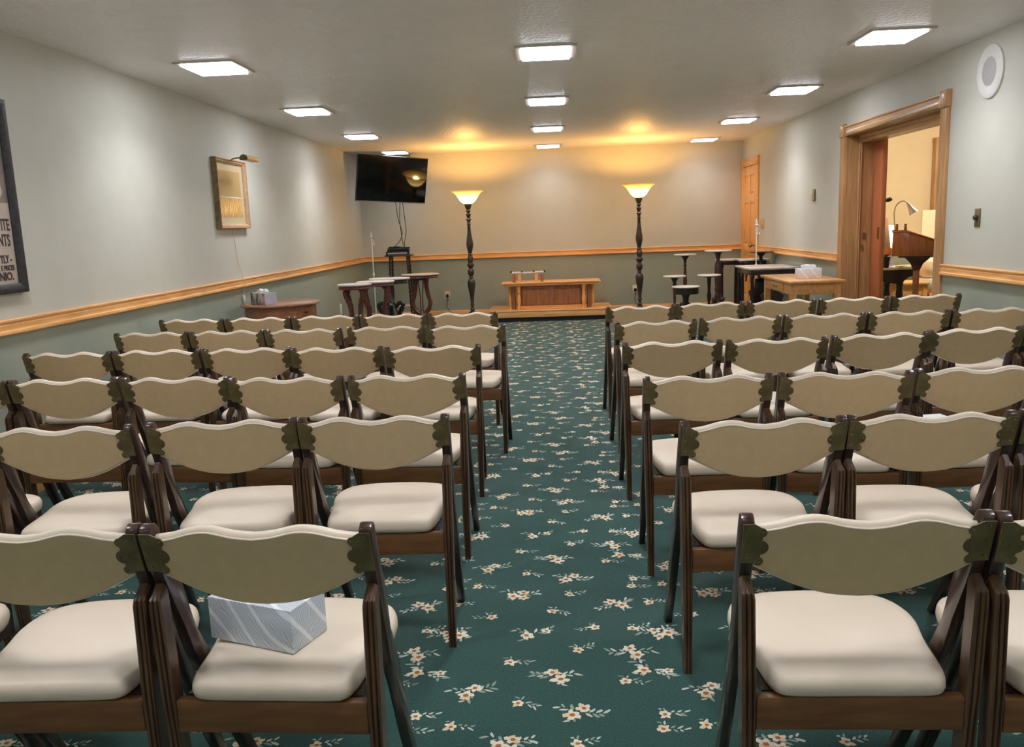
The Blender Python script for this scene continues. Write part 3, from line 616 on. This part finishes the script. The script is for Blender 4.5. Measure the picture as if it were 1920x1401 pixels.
# round cherry table by the left wall
t = thing('round_side_table', 'round cherry side table with a drawer by the left wall', 'table', (-2.43, 7.50, 0))
MB().lathe([(.95, .716), (.99, .720), (1, .728), (.99, .737), (.97, .74), (.01, .74)], 48, 0, 0, .345, .375).build('top', 'cherry', t)
MB().lathe([(.90, .60), (.90, .716)], 48, 0, 0, .345, .375).build('apron', 'cherry', t)
dr = MB().add([], []);
m = MB(); R = []
for k in range(13):
    a = math.radians(-62 + 40 * k / 12); R.append([(.345 * s * math.cos(a), .375 * s * math.sin(a), z) for s, z in ((.895, .615), (.912, .615), (.912, .70), (.895, .70))])
drw = m.rings(R).build('drawer', 'cherry', t)
a = math.radians(-30)
MB().lathe([(0, 0), (.008, 0), (.007, .012), (.014, .02), (.012, .028), (0, .03)], 10).build('knob', 'mahog', drw).matrix_local = Matrix.Translation((.345 * .91 * math.cos(a), .375 * .91 * math.sin(a), .66)) @ Matrix.Rotation(a, 4, 'Z') @ Matrix.Rotation(PI / 2, 4, 'Y')
for k in range(4):
    a = PI / 4 + k * PI / 2
    MB().lathe([(.012, 0), (.016, .03), (.02, .2), (.026, .45), (.026, .60)], 10, .27 * math.cos(a), .295 * math.sin(a)).build('leg', 'cherry', t)

# right side stands
def tripod_stand(name, label, x, y, z, r, col, topmat, mat, foot=.16, th=.02, fz=.2, extra=None):
    t = thing(name, label, 'stand', (x, y, 0), 0, 'plant stands on the right')
    oval_top(t, r, r, z, topmat, th)
    MB().lathe([(.005, fz * .55)] + [(a * .82, b) for a, b in col] + [(r * .35, z - th - .012), (r * .4, z - th)], 14).build('column', mat, t, smooth=.9)
    for k in range(3): curvy_leg(t, .5 + k * 2 * PI / 3, [(.015, fz), (.07, fz * .9), (.11, fz * .4), (foot, .012)], (.024, .02, .014), mat, 'foot')
    return t
tripod_stand('plant_stand', 'tall slim plant stand with white round top, behind the low round one', 1.83, 11.8, .875, .155, [(.03, .18), (.022, .25), (.03, .3), (.022, .33), (.022, .40), (.03, .46), (.034, .5), (.026, .58), (.02, .7), (.03, .72), (.02, .74), (.03, .80)], 'marble', 'mahog_d')
tripod_stand('plant_stand', 'medium plant stand with white round top, leftmost of the stands', 1.555, 10.88, .645, .143, [(.03, .12), (.04, .16), (.022, .2), (.016, .3), (.022, .36), (.016, .42), (.03, .46), (.032, .52), (.024, .56), (.05, .60)], 'marble', 'mahog_d', foot=.13, fz=.14)
t = thing('round_low_table', 'low round table with white top and dark flared pedestal', 'table', (1.62, 10.40, 0))
oval_top(t, .168, .168, .545, 'marble', .018, .9, 'dark', .075)
MB().lathe([(.11, 0), (.115, .03), (.10, .06), (.085, .12), (.065, .2), (.04, .27), (.032, .34), (.04, .41), (.06, .455)], 12).build('pedestal', 'dark', t)
q = tripod_stand('pedestal_stand', 'tallest stand with thick turned column and white round top', 2.19, 11.35, .93, .178, [(.04, .24), (.05, .30), (.06, .34), (.04, .36), (.05, .40), (.055, .43), (.042, .45), (.052, .5), (.056, .6), (.058, .7), (.05, .75), (.03, .80), (.03, .82), (.042, .86), (.05, .89)], 'marble', 'mahog_d', foot=.2, fz=.26)
MB().prism([(-.09, .30), (-.06, .315), (-.04, .30), (.04, .30), (.06, .315), (.09, .30), (.075, .26), (.06, .18), (.03, .14), (0, .11), (-.03, .14), (-.06, .18), (-.075, .26)], 1, -.05, .05).build('shield_block', 'mahog_d', q, bevel=.006)
tripod_stand('plant_stand', 'medium plant stand with white round top beside the thick column', 1.97, 10.78, .65, .148, [(.03, .12), (.038, .16), (.024, .2), (.03, .26), (.02, .3), (.03, .36), (.034, .39), (.022, .44), (.026, .52), (.032, .58), (.03, .61)], 'marble', 'ebony', foot=.13, fz=.14)
tripod_stand('plant_stand', 'dark stand with plain dark round top near the small door', 2.665, 11.02, .905, .155, [(.035, .16), (.05, .22), (.03, .3), (.026, .45), (.03, .55), (.05, .62), (.048, .70), (.03, .74), (.022, .78), (.03, .81), (.024, .84)], 'dark', 'ebony', th=.014)
def rect_table(name, label, x0, x1, y0, y1, z, topmat, mat, ah, legs='turned', inset=.03, th=.022):
    t = thing(name, label, 'table', ((x0 + x1) / 2, (y0 + y1) / 2, 0)); a, b = (x1 - x0) / 2, (y1 - y0) / 2
    MB().box(-a, a, -b, b, z - th, z).build('top', topmat, t, bevel=.005)
    for (u0, u1, v0, v1, nm) in ((-a + inset, a - inset, -b + inset, -b + inset + .02, 'apron'), (-a + inset, a - inset, b - inset - .02, b - inset, 'apron'), (-a + inset, -a + inset + .02, -b + inset + .02, b - inset - .02, 'apron'), (a - inset - .02, a - inset, -b + inset + .02, b - inset - .02, 'apron')):
        MB().box(u0, u1, v0, v1, z - th - ah, z - th).build(nm, mat, t, bevel=.002)
    for sx in (-1, 1):
        for sy in (-1, 1):
            lx, ly = sx * (a - inset - .023), sy * (b - inset - .023)
            if legs == 'square': MB().rings([[(lx + u * k, ly + v * k, zz) for u, v in ((-1, -1), (1, -1), (1, 1), (-1, 1))] for zz, k in ((0, .02), (z - th - ah, .028), (z - th, .028))]).build('leg', mat, t)
            else: MB().lathe([(.014, 0), (.02, .02), (.016, .05), (.024, .1), (.02, .18), (.022, z * .5), (.018, z - th - ah - .05), (.026, z - th - ah - .03), (.024, z - th - .01)], 10, lx, ly).build('leg', mat, t)
    return t
rect_table('marble_side_table', 'narrow marble topped side table with paired slim columns', 2.25, 2.58, 11.62, 11.90, .79, 'marble', 'mahog_d', .055)
rect_table('marble_side_table', 'marble topped side table with deep dark apron before the small door', 2.44, 2.82, 11.22, 11.56, .80, 'marble', 'dark', .085)
q = rect_table('marble_console_table', 'dark carved console table with grey marble top by the right wall', 2.235, 2.805, 9.80, 10.55, .765, 'marble_g', 'dark', .06)
for yy in (-.31, .31):
    MB().prism([(-.2, .0), (-.14, .02), (-.12, .10), (-.18, .20), (-.20, .28), (-.12, .27), (-.1, .34), (-.13, .45), (-.06, .5), (-.05, .6), (.05, .6), (.06, .5), (.13, .45), (.1, .34), (.12, .27), (.20, .28), (.18, .20), (.12, .10), (.14, .02), (.2, 0), (.1, .05), (0, .08), (-.1, .05)], 1, yy - .015, yy + .015).build('carved_end', 'dark', q, bevel=.003)
for yy in (-.36, -.12, .12):
    MB().prism([(yy - .05, .685), (yy, .60), (yy + .05, .685)], 0, -.262, -.248).build('drop_ornament', 'mahog_d', q)
MB().box(-.03, .03, -.3, .3, .15, .19).build('stretcher', 'dark', q, bevel=.005)
q = rect_table('oak_drawer_table', 'honey oak table with a drawer beside the big doorway', 2.20, 2.73, 8.05, 9.12, .735, 'oak_table', 'oak_table', .105, 'square', .04, .026)
fr = MB().box(-.236, -.224, -.25, .25, .615, .70).build('drawer', 'oak_table', q, bevel=.003)
MB().tube([(-.236, -.05, .66), (-.252, -.045, .655), (-.254, 0, .65), (-.252, .045, .655), (-.236, .05, .66)], .005, 6).build('handle', 'brass_old', fr)

# ------------------------------------------------------------------ wall items
# black framed poster
t = thing('framed_poster', 'black framed theatre poster at the left edge', 'poster', (XL, 4.02, 1.58))
yo, zo = .435, .495
MB().box(.002, .012, -yo + .02, yo - .02, -zo + .02, zo - .02).build('backing', 'poster_pap', t, smooth=0)
MB().box(.012, .013, -yo + .05, yo - .05, -.03, zo - .05).build('photo_print', 'poster_pic', t, smooth=0)
MB().prism([(.10, -.03), (.30, -.03), (.345, .02), (.33, .09), (.27, .12), (.2, .14), (.12, .1)], 0, .0131, .0138).build('pale_figure', 'poster_lt', t, smooth=0)
FP = [(.002, 0), (.034, 0), (.038, .012), (.028, .04), (.020, .05), (.002, .05)]
for s in (-1, 1):
    vs = []; n = len(FP)
    for z in (-1, 1): vs += [(d, s * (yo - e), z * (zo - e)) for d, e in FP]
    MB().add(vs, [tuple(range(n)), tuple(range(n, 2 * n))[::-1]] + [(i, (i + 1) % n, n + (i + 1) % n, n + i) for i in range(n)]).build('frame_side', 'frame_b', t)
    vs = []
    for y in (-1, 1): vs += [(d, y * (yo - e), s * (zo - e)) for d, e in FP]
    MB().add(vs, [tuple(range(n)), tuple(range(n, 2 * n))[::-1]] + [(i, (i + 1) % n, n + (i + 1) % n, n + i) for i in range(n)]).build('frame_side', 'frame_b', t)
def wall_text(txt, yr_, zc, size, sx=1.0):
    cu = bpy.data.curves.new('lettering', 'FONT'); cu.body = txt; cu.size = size; cu.align_x = 'RIGHT'; cu.align_y = 'CENTER'; cu.extrude = .0006; cu.offset = .002 if size > .05 else .0012
    o = bpy.data.objects.new('lettering', cu); C.objects.link(o)
    dg = bpy.context.evaluated_depsgraph_get(); me = bpy.data.meshes.new_from_object(o.evaluated_get(dg)); C.objects.unlink(o); bpy.data.objects.remove(o)
    me.materials.clear(); me.materials.append(M['ink'])
    o = bpy.data.objects.new('lettering', me); C.objects.link(o); o.parent = t
    o.matrix_local = Matrix(((0, 0, 1, .0136), (sx, 0, 0, yr_), (0, 1, 0, zc), (0, 0, 0, 1)))
for txt, yy, z, s, k in (('ITE', 4.388, 1.435, .085, .62), ('NTS', 4.378, 1.356, .085, .62), ('TLY -', 4.372, 1.26, .055, .75), ('E PRICES', 4.384, 1.216, .036, .8), ('NIO.', 4.37, 1.172, .056, 1.0)):
    wall_text(txt, yy - 4.02, z - 1.58, s, k)
# gilt framed engraving with picture light
t = thing('framed_engraving', 'gilt framed engraving under a brass picture light', 'picture', (XL, 7.58, 1.705))
yo, zo = .36, .30
MB().box(.004, .016, -yo + .03, yo - .03, -zo + .03, zo - .03).build('mount', 'mat_board', t, smooth=0)
MB().box(.016, .0172, -yo + .11, yo - .11, -.02, zo - .10).build('print_upper', 'engrave', t, smooth=0)
MB().box(.016, .0172, -yo + .11, yo - .11, -zo + .10, -.035).build('print_lower', 'engrave2', t, smooth=0)
MB().box(.0172, .0178, -.05, yo - .11, -.032, -.024).build('print_border', 'white', t, smooth=0)
FP = [(.002, 0), (.045, 0), (.05, .008), (.036, .017), (.04, .023), (.026, .038), (.017, .042), (.002, .042)]
for s in (-1, 1):
    n = len(FP)
    for kind in (0, 1):
        vs = []
        for q_ in (-1, 1): vs += [(d, s * (yo - e), q_ * (zo - e)) if kind == 0 else (d, q_ * (yo - e), s * (zo - e)) for d, e in FP]
        MB().add(vs, [tuple(range(n)), tuple(range(n, 2 * n))[::-1]] + [(i, (i + 1) % n, n + (i + 1) % n, n + i) for i in range(n)]).build('frame_side', 'gold_shaded' if (kind == 0 and s < 0) else 'gold', t)  # near upright bar gets the gilt with painted-in shade
pl_ = thing('picture_light', 'brass picture light arching over the gilt engraving', 'picture light', (XL, 7.58, 1.995))
MB().tube(spl([(.03, -.0, -.01), (.06, 0, .012), (.12, 0, .02), (.20, 0, .018)], 5), .006, 8).build('arm', 'brass_old', pl_)
MB().prism([(.21 + .034 * math.cos(math.radians(a)), .0 + .034 * math.sin(math.radians(a))) for a in range(-20, 201, 20)], 1, -.14, .14).build('hood', 'brass', pl_)
MB().prism([(.21 + .036 * math.cos(math.radians(a)), .0 + .036 * math.sin(math.radians(a))) for a in range(-20, 201, 20)], 1, -.146, -.14).build('end_cap', 'brass_old', pl_)
co = thing('lamp_cord', 'thin pale cord hanging from the engraving to below the rail', 'cord', (XL, 7.58, 1.40))
MB().tube(spl([(.012, .0, 0), (.008, .02, -.15), (.010, .05, -.3), (.04, .07, -.46), (.036, .09, -.53), (.012, .10, -.62), (.010, .10, -.75), (.012, .10, -1.05)], 6), .003, 6).build('wire', 'ivory', co)
MB().box(.004, .022, .085, .115, -.66, -.60).build('switch', 'white', co, bevel=.004)
# round ceiling-height speaker
t = thing('wall_speaker', 'round white loudspeaker high on the right wall', 'speaker', (XR, 5.81, 2.20))
m = MB().lathe([(.168, 0), (.166, .012), (.155, .018), (.10, .020), (.092, .014), (.0, .014)], 40).build('rim', 'white', t); m.matrix_local = Matrix.Rotation(-PI / 2, 4, 'Y')
m = MB().lathe([(0, .0145), (.09, .0145), (.085, .0165), (0, .018)], 32).build('grille', 'grille', t); m.matrix_local = Matrix.Rotation(-PI / 2, 4, 'Y')
def plate(name, label, cat, x, y, z, w_, h_, axis, mat, knob=None):
    t = thing(name, label, cat, (x, y, z))
    if axis == 'x': MB().box(-.008, 0, -w_ / 2, w_ / 2, -h_ / 2, h_ / 2).build('plate', mat, t, bevel=.002)
    else: MB().box(-w_ / 2, w_ / 2, -.008, 0, -h_ / 2, h_ / 2).build('plate', mat, t, bevel=.002)
    return t
q = plate('dimmer_switch', 'brass dimmer switch with dark knob on the right wall', 'switch', XR, 5.875, 1.28, .07, .118, 'x', 'brass_old')
MB().lathe([(.018, 0), (.018, .014), (.013, .022), (0, .023)], 14).build('knob', 'ebony', q).matrix_local = Matrix.Translation((-.008, 0, 0)) @ Matrix.Rotation(-PI / 2, 4, 'Y')
q = plate('thermostat', 'small brown wall control between the doors', 'thermostat', XR, 9.45, 1.546, .075, .125, 'x', 'brass_old')
MB().box(-.032, -.008, -.03, .03, -.055, .055).build('cover', 'ivory', q, bevel=.004)
q = plate('light_switch', 'wide tan switch plate beside the small oak door', 'switch', XR, 11.70, 1.245, .18, .13, 'x', 'gold')
for y in (-.045, .045): MB().box(-.02, -.008, y - .008, y + .008, -.015, .02).build('toggle', 'ivory', q)
for x, lab in ((-1.59, 'ivory wall outlet left of the altar'), (1.256, 'ivory wall outlet behind the right lamp')):
    q = plate('wall_outlet', lab, 'outlet', x, YB, .333, .085, .125, 'y', 'ivory')
    MB().box(-.02, .02, -.03, -.008, -.03, .015).build('plug', 'black', q, bevel=.003)
    MB().tube(spl([(0, -.02, -.02), (.0, -.03, -.08), (-.01, -.03, -.16), (.04, -.05, -.25), (.2, -.1, -.318)], 5), .004, 6).build('plug_cord', 'black', q)

# ------------------------------------------------------------------ room beyond the doorway
OX = 5.9
struct(MB().box(XR + .25, OX, 5.0, 12.4, -.08, 0).build('floor_side_room', 'carpet', smooth=0))
struct(MB().box(XR + .25, OX, 5.0, 12.4, 2.75, 2.85).build('ceiling_side_room', 'cream_wall', smooth=0))
m = MB(); m.box(XR + .25, OX, 11.6, 11.7, .8, 2.75, 0); m.box(XR + .25, OX, 11.6, 11.7, 0, .8, 1)
struct(m.build('wall_side_room_back', ['cream_wall', 'wall_lo'], smooth=0))
m = MB(); m.box(OX, OX + .1, 5.0, 11.7, .8, 2.75, 0); m.box(OX, OX + .1, 5.0, 11.7, 0, .8, 1)
struct(m.build('wall_side_room_right', ['cream_wall', 'wall_lo'], smooth=0))
struct(MB().box(XR + .25, OX, 4.9, 5.0, 0, 2.75).build('wall_side_room_near', 'cream_wall', smooth=0))
struct(MB().box(XR + .25, XR + .27, OY0 - 1.4, OY0 - .0, 0, 2.75).build('wall_side_room_left', 'cream_wall', smooth=0))
struct(MB().box(XR + .25, XR + .252, OY1 + .04, 11.6, 0, 2.75).build('wall_side_room_left_far', 'cream_wall', smooth=0))
struct(MB().box(XR + .25, XR + .252, OY0, OY1 + .04, OZ, 2.75).build('wall_side_room_left_top', 'cream_wall', smooth=0))
# unseen warm dome lamp, added to brighten that room
t = thing('fill_dome', 'added warm fill dome, out of view, brightening the side room', 'ceiling light', (4.6, 9.2, 2.75))
MB().lathe([(.16, 0), (.16, -.02), (.14, -.06), (.08, -.09), (0, -.1)], 24).build('dome', emit_mat('warm_fill_glow', (1, .86, .66, 1), 250.0), t)
# lectern
t = thing('lectern', 'wooden lectern with slanted top beyond the doorway', 'lectern', (3.75, 9.12, 0), math.radians(-21))
MB().prism([(-.185, .89), (-.175, 1.128), (-.035, 1.128), (.215, 1.035), (.215, .885)], 1, -.25, .25).build('desk_box', 'oak_panel', t, bevel=.004)
MB().prism([(-.188, 1.128), (-.188, 1.142), (-.033, 1.143), (.225, 1.047), (.225, 1.033), (-.035, 1.128)], 1, -.262, .262).build('desk_lid', 'oak_panel', t, bevel=.003)
for x in (-.145, -.065): MB().box(x - .013, x + .013, -.235, -.205, 1.15, 1.215).build('peg', 'oak_panel', t, bevel=.003)
MB().box(-.165, -.045, -.24, -.2, 1.138, 1.152).build('peg_base', 'oak_panel', t)
MB().box(-.12, .20, -.2, .2, .87, .89).build('cleat', 'dark', t)
MB().prism([(-.07, .87), (.19, .87), (.17, .845), (.12, .80), (.085, .72), (.03, .72), (.0, .80), (-.04, .845)], 1, -.03, .03).build('bracket', 'mahog_d', t, bevel=.004)
MB().box(.028, .088, -.03, .03, .05, .78).build('post', 'oak_panel', t, bevel=.003)
MB().box(-.14, .24, -.2, .2, 0, .05).build('foot', 'oak_panel', t, bevel=.006)
g = thing('gooseneck_lamp', 'silver gooseneck lamp clipped to the lectern', 'lamp', (3.68, 8.93, 1.137), math.radians(-21))
MB().tube(spl([(-.165, 0, .012), (-.172, 0, .10), (-.178, 0, .20), (-.155, 0, .275), (-.11, 0, .306), (-.07, 0, .295), (-.045, 0, .262)], 6), .006, 8).build('gooseneck', 'steel', g, smooth=1.2)
m = MB().lathe([(.012, .03), (.018, .0), (.03, -.05), (.048, -.095), (.044, -.095), (.02, -.03), (0, -.02)], 16).build('shade', 'steel', g); m.matrix_local = Matrix.Translation((-.045, 0, .262)) @ Matrix.Rotation(math.radians(-32), 4, 'Y')
MB().lathe([(0, .008), (.025, .008), (.025, .022), (0, .024)], 12, -.165, 0).build('clip', 'steel', g)
g = thing('microphone', 'black microphone on a dark boom behind the sliding door', 'microphone', (3.20, 8.95, 0))
MB().lathe([(0, 0), (.12, 0), (.12, .015), (.02, .03), (.011, .06), (.011, 1.36), (0, 1.36)], 14).build('stand', 'black', g)
MB().tube([(0, 0, 1.35), (.12, 0, 1.41), (.18, 0, 1.44)], .009, 8).build('boom', 'black', g)
MB().tube([(.16, 0, 1.432), (.21, 0, 1.452), (.222, 0, 1.457), (.255, 0, 1.466), (.268, 0, 1.468)], [.012, .014, .021, .022, .012], 10).build('capsule', 'black', g, smooth=1.0)
# dark marble-topped table
t = thing('scalloped_table', 'dark table with scalloped apron in the side room', 'table', (3.66, 9.52, 0))
MB().prism([(-.28, -.22), (.26, -.22), (.28, .22), (-.28, .22)], 2, .725, .75).build('top', 'marble', t, bevel=.005)
MB().prism([(-.26, .725), (.24, .725), (.24, .66), (.16, .645), (.11, .60), (.04, .575), (-.06, .585), (-.12, .62), (-.2, .645), (-.26, .66)], 1, -.2, -.17).build('apron', 'ebony', t)
MB().box(-.26, .24, -.17, .2, .66, .725).build('frame', 'ebony', t)
for x in (-.12, .0, .10):
    MB().lathe([(.03, 0), (.05, .03), (.03, .1), (.036, .25), (.024, .38), (.038, .45), (.03, .52), (.04, .60)], 12, x, -.12 + .1 * (x == 0)).build('leg', 'ebony', t)
g = thing('potted_plant', 'small plant in a dark green pot on the scalloped table', 'plant', (3.585, 9.36, .7505))
MB().lathe([(0, 0), (.034, 0), (.048, .10), (.052, .102), (.052, .112), (.044, .112), (.04, .095), (0, .095)], 16).build('pot', 'pot', g)
for k in range(9):
    a = k * 2.4; r = .04 + .012 * (k % 4)
    MB().add([(0, 0, .1), (r * .5 * math.cos(a) - .012 * math.sin(a), r * .5 * math.sin(a) + .012 * math.cos(a), .135), (r * math.cos(a), r * math.sin(a), .14 + .006 * (k % 3)), (r * .5 * math.cos(a) + .012 * math.sin(a), r * .5 * math.sin(a) - .012 * math.cos(a), .138)], [(0, 1, 2, 3), (3, 2, 1, 0)]).build('leaf', 'leaf', g, smooth=0)
g = thing('paper_sheets', 'loose cream papers lying on the scalloped table', 'paper', (3.80, 9.42, .7505), .3)
for k in range(4): MB().box(-.08 + .008 * k, .07 + .01 * k, -.05, .05, .004 * k, .004 * k + .0035).build('sheet', 'cream_board', g)
g = thing('upright_board', 'tall beige panel with a wooden band standing on the scalloped table', 'panel', (3.675, 9.50, .7505))
g.rotation_euler = (0, math.radians(-9), 0)
MB().prism([(-.035, .20), (.035, .19), (.045, .53), (-.03, .54)], 1, -.03, .03).build('panel', 'beige', g, bevel=.004)
MB().box(-.04, .042, -.034, .034, .12, .20).build('wood_band', 'door_red', g)
MB().box(-.04, .042, -.036, .036, .0, .12).build('white_base', 'box_lilac', g)
g = thing('table_lamp', 'glowing lamp behind the beige panel', 'lamp', (4.03, 10.55, 0))
MB().lathe([(0, 0), (.15, 0), (.15, .02), (.02, .05), (.015, .9), (0, .9)], 16).build('stand', 'brass', g)
MB().lathe([(.14, .86), (.10, 1.18)], 24, cap=False).build('shade', emit_mat('lit_shade', (1, .84, .5, 1), 3.2), g)
g = thing('oak_bench', 'low orange oak bench behind the scalloped table', 'bench', (3.92, 9.95, 0))
MB().box(-.42, .32, -.18, .18, .52, .55).build('seat', 'oak_x', g, bevel=.005); MB().box(-.40, .30, -.16, -.14, .40, .52).build('apron', 'oak_x', g); MB().box(-.4, .3, -.15, -.13, .2, .3).build('stretcher', 'oak_x', g)
for x in (-.38, .28):
    for y in (-.14, .14): MB().box(x - .025, x + .025, y - .025, y + .025, 0, .52).build('leg', 'oak_z', g)
g = thing('draped_armchair', 'cream cushioned armchair with white drape behind the lectern', 'armchair', (4.40, 10.15, 0))
MB().lathe([(.0, .42), (.13, .43), (.155, .5), (.14, .56), (0, .57)], 16).build('seat_cushion', 'white', g)
MB().lathe([(.06, .56), (.11, .6), (.13, .68), (.11, .76), (.05, .80), (0, .805)], 16).build('back_cushion', 'cream', g)
for x in (-.10, .12):
    for y in (-.1, .1): MB().box(x - .02, x + .02, y - .02, y + .02, 0, .44).build('leg', 'door_red', g)
MB().box(-.13, .15, -.13, .13, .40, .44).build('frame', 'door_red', g)
g = thing('cream_board', 'large cream board standing behind the lectern', 'board', (4.70, 10.75, 0))
MB().box(-.16, .24, 0, .02, .9, 1.345).build('board', 'cream_board', g); MB().box(-.02, .02, .02, .05, 0, 1.2).build('prop', 'oak_z', g); MB().box(-.16, .24, -.1, .15, 0, .03).build('foot', 'oak_z', g); MB().box(-.1, -.07, .0, .03, .03, .9).build('leg', 'oak_z', g); MB().box(.15, .18, 0, .03, .03, .9).build('leg', 'oak_z', g)
g = thing('tall_door_post', 'tall oak post standing against the cream side room wall', 'post', (5.035, 11.53, 0))
MB().box(-.05, .06, -.05, .05, 0, 2.24).build('post', 'oak_dull', g, bevel=.004); MB().box(-.055, .065, -.06, .06, 2.20, 2.26).build('cap', 'oak_dull', g)
